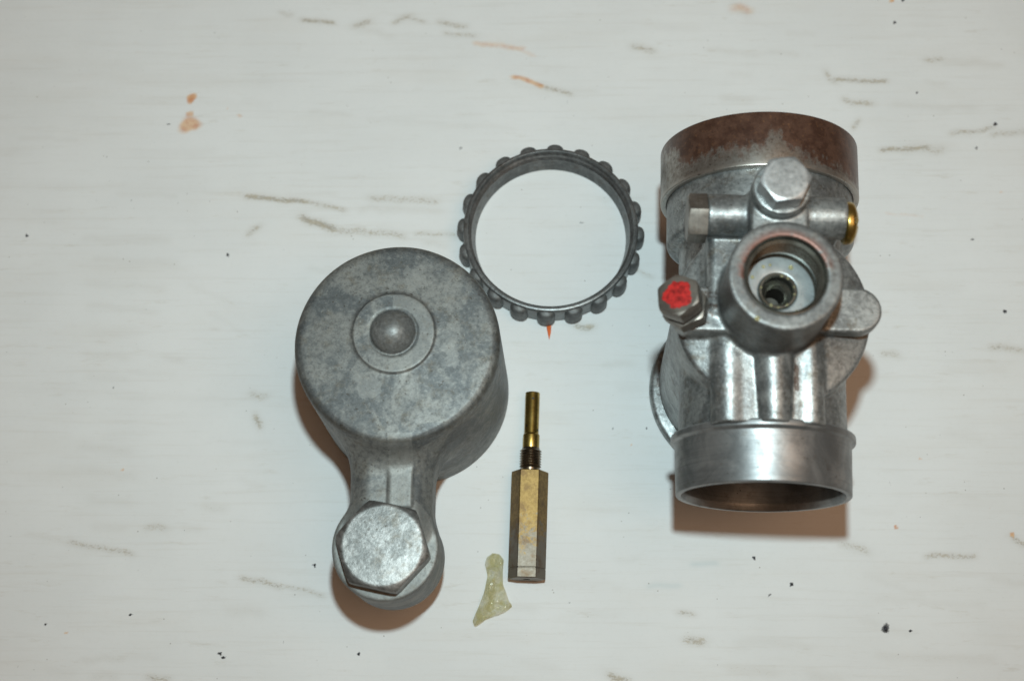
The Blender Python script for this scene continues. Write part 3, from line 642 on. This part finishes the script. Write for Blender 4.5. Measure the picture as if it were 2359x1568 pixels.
# ------------------------------------------------------------------ ring nut with grip lugs
RC = (8.9, 24.9)
rn = thing('ring_nut', 'dark grey ring nut with rounded grip lugs, lying flat behind the float chamber', 'ring nut', (RC[0], RC[1], 0))
pr = round_profile([(17.66, 0.02), (20.0, 0.02), (20.25, .6), (20.25, 6.3), (20.0, 6.9), (19.4, 7.0), (19.2, 6.5), (18.9, 6.2)], .12)
z = 5.9
while z > 3.6:
    pr += [(19.05, z), (18.45, z - .4), (18.5, z - .5)]; z -= .8
pr += [(18.45, 3.2), (18.2, 2.2), (17.8, .7)]
obj('ring', *lathe(pr, (0, 0, 0), (0, 0, 1), 160, closed=True), 'ring', rn)
def lug_mesh():
    V = []; F = []; n = 14
    prof = [(0, .35), (.8, .35), (.95, .6), (1.0, 1.2), (1.0, 4.9), (.95, 5.7), (.8, 6.2), (.55, 6.45), (0, 6.5)]
    for s, z in prof:
        for i in range(n + 1):
            t = -math.pi / 2 + math.pi * i / n
            V.append((19.9 + max(s, .02) * 1.85 * math.cos(t) ** .75 if abs(t) < 1.57 else 19.9, max(s, .02) * 2.1 * math.sin(t), z))
    m = n + 1
    for a in range(len(prof) - 1):
        for i in range(n): F.append((a * m + i, a * m + i + 1, (a + 1) * m + i + 1, (a + 1) * m + i))
    return V, F
lv, lf = lug_mesh(); lug_me = None
for i in range(20):
    if lug_me is None: o = obj('lug', lv, lf, 'lug', rn); lug_me = o.data
    else:
        o = bpy.data.objects.new('lug', lug_me); sc.collection.objects.link(o); o.parent = rn
    o.rotation_euler = (0, 0, rad(87 - 18 * i))

# ------------------------------------------------------------------ brass jet holder
jang = math.atan2(4.83 - 3.64, 41.4)
jet = thing('jet_holder', 'long brass hexagon jet holder with threaded neck and thin tube, lying on the board', 'brass jet', (4.0, -43.0, 0), (0, 0, -jang))
JZ = 3.58
def hexprism(R, y0, y1, z, bev, name, mat, hole):
    prof = [(hole, y0), (R - bev, y0), (R, y0 + bev), (R, y0 + 2.05), (R - .16, y0 + 2.15), (R - .16, y0 + 2.3), (R, y0 + 2.4), (R, y1 - bev), (R - bev, y1), (1.2, y1)]
    V = []; F = []; per = 4; n = 6 * per
    for r, y in prof:
        for i in range(n):
            c, k = divmod(i, per); t0 = c * math.pi / 3; t1 = t0 + math.pi / 3
            # corners slightly eased
            s = [.03, .35, .65, .97][k]
            if r <= hole + .01: x_, z_ = r * math.cos(t0 + s * math.pi / 3), r * math.sin(t0 + s * math.pi / 3)
            else: x_, z_ = r * ((1 - s) * math.cos(t0) + s * math.cos(t1)), r * ((1 - s) * math.sin(t0) + s * math.sin(t1))
            V.append((x_, y, z + z_))
    for a in range(len(prof) - 1):
        for j in range(n): F.append((a * n + j, (a + 1) * n + j, (a + 1) * n + (j + 1) % n, a * n + (j + 1) % n))
    return obj(name, V, F, mat, jet, sharp=25)
hx = hexprism(4.12, -11.9, 11.6, JZ, .18, 'hexagon_shank', 'jet', .75)
obj('end_hole', *lathe([(.76, -11.88), (.74, -9), (.02, -8.8)], (0, 0, JZ), (0, 1, 0), 20), 'hole', hx)
pr = [(1.9, 11.5), (1.95, 12.4)]
y = 12.5
while y < 16.4: pr += [(2.05, y), (2.42, y + .28), (2.05, y + .56)]; y += .58
pr += [(1.9, 17.0)]
obj('threaded_neck', *lathe(pr[::-1], (0, 0, JZ), (0, 1, 0), 48), 'thread', jet, sharp=20)
pr = round_profile([(1.2, 16.9), (1.85, 16.9), (1.85, 19.9), (1.62, 20.2), (1.62, 29.6), (1.1, 29.65), (1.0, 27)], .12)
tb = obj('emulsion_tube', *lathe(pr[::-1], (0, 0, JZ), (0, 1, 0), 48), 'brass', jet)
for (xx, yy) in ((-1.1, 21.8), (1.35, 20.9), (.15, 28.0)):
    zz = JZ + math.sqrt(1.62 ** 2 - xx * xx); nn = Vector((xx, 0, zz - JZ)).normalized()
    obj('drilling', *lathe([(.26, .015), (.02, .02)], (xx, yy, zz), nn, 14), 'hole', tb)  # flat dark disc painted as the shade inside a drilled hole

# ------------------------------------------------------------------ scrap of clear film
OUT = [(-3.88, -48.96), (-2.4, -49.2), (-1.48, -50.38), (-1.7, -53.0), (-1.62, -55.57), (-1.0, -57.2), (-.26, -59.31), (.5, -60.24), (-.2, -60.9), (-.91, -61.45), (-2.31, -62.11), (-5.13, -63.05), (-7.46, -64.64), (-7.95, -63.53), (-6.59, -60.27), (-5.7, -58), (-5.22, -56.06), (-4.9, -53.5), (-5.48, -51.35), (-5.0, -49.8)]
def film():
    rng = np.random.default_rng(9); B = np.array(OUT)
    def inside(p):
        c = False
        for i in range(len(B)):
            a, b = B[i - 1], B[i]
            if (a[1] > p[1]) != (b[1] > p[1]) and p[0] < (b[0] - a[0]) * (p[1] - a[1]) / (b[1] - a[1]) + a[0]: c = not c
        return c
    h = .3; gx = np.arange(-9, 2, h); gy = np.arange(-66, -48, h)
    idx = {}; V = []; F = []
    def vid(i, j):
        if (i, j) not in idx:
            x, y = gx[i], gy[j]
            z = .30 + .35 * abs(math.sin(x * 1.1 + y * .55)) + .28 * abs(math.sin(y * 1.3 - x * .8 + 1)) + .18 * math.sin(x * 2.7 + 2) * math.sin(y * 2.2)
            fold = math.exp(-((x - (-4.0 + (y + 56) * .35)) / .8) ** 2) * (1.0 if y < -52 else .3)
            idx[(i, j)] = len(V); V.append((x + rng.normal(0, .05), y + rng.normal(0, .05), max(.08, z * 1.25 + fold * 1.2 + rng.normal(0, .035))))
        return idx[(i, j)]
    for i in range(len(gx) - 1):
        for j in range(len(gy) - 1):
            if inside((gx[i] + h / 2, gy[j] + h / 2)): F.append((vid(i, j), vid(i + 1, j), vid(i + 1, j + 1), vid(i, j + 1)))
    V = np.array(V)
    cnt = {}
    for f in F:
        for a, c in zip(f, f[1:] + f[:1]): cnt[(min(a, c), max(a, c))] = cnt.get((min(a, c), max(a, c)), 0) + 1
    for k in {v for e, n in cnt.items() if n == 1 for v in e}:       # pull the rim onto the torn outline
        best = None
        for i in range(len(B)):
            a, c = B[i - 1], B[i]; t = np.clip(np.dot(V[k, :2] - a, c - a) / np.dot(c - a, c - a), 0, 1); q = a + t * (c - a)
            d = np.hypot(*(q - V[k, :2]))
            if best is None or d < best[0]: best = (d, q)
        V[k, :2] = best[1]; V[k, 2] *= .75
    V = V - np.array([-3.5, -56.5, 0])
    o = obj('film_scrap', V, F, 'film', sharp=28)
    md = o.modifiers.new('thickness', 'SOLIDIFY'); md.thickness = .12 * MM; md.offset = 1
    o.location = Vector((-3.5, -56.5, 0)) * MM
    o['label'] = 'crumpled scrap of clear yellowish film beside the brass jet holder'; o['category'] = 'film scrap'
film()

# ------------------------------------------------------------------ orange sliver poking out from under the ring nut
v = [(-.75, 3.9, 0.03), (.55, 3.9, 0.03), (.45, 1.9, 0.03), (.02, 0, 0.05), (-.4, 1.9, 0.03), (-.65, 3.9, .42), (.45, 3.9, .42), (.32, 1.9, .36), (-.28, 1.9, .36), (-.1, 3.9, .62), (.02, 1.9, .5)]
f = [(0, 4, 2, 1), (4, 3, 2), (0, 5, 8, 4), (4, 8, 3), (1, 2, 7, 6), (2, 3, 7), (5, 9, 10, 8), (9, 6, 7, 10), (8, 10, 3), (10, 7, 3), (0, 1, 6, 9, 5)]
o = obj('orange_sliver', v, f, 'orange', sharp=30); o.location = Vector((8.55, .1, 0)) * MM
o['label'] = 'tiny orange pointed sliver sticking out below the ring nut'; o['category'] = 'sliver'

# ------------------------------------------------------------------ loose grit
def grit():
    rng = np.random.default_rng(11); V = []; F = []
    for (x, y, rx, ry, s, k) in SPOTS:
        if k != 2 or s < .85: continue
        b = len(V); r = .6
        for (a, c, d) in [(1, 0, .25), (.3, .9, .3), (-.8, .5, .2), (-.6, -.7, .3), (.5, -.8, .2), (0, 0, .8)]:
            V.append((x + a * rx * r * rng.uniform(.7, 1.1), y + c * ry * r * rng.uniform(.7, 1.1), .02 + d * min(rx, ry) * .8))
        F += [(b, b + 1, b + 5), (b + 1, b + 2, b + 5), (b + 2, b + 3, b + 5), (b + 3, b + 4, b + 5), (b + 4, b, b + 5), (b + 4, b + 3, b + 2, b + 1, b)]
    o = obj('loose_grit', V, F, 'crumb', sharp=0)
    o['kind'] = 'stuff'; o['label'] = 'dark specks of grit scattered over the board'
grit()
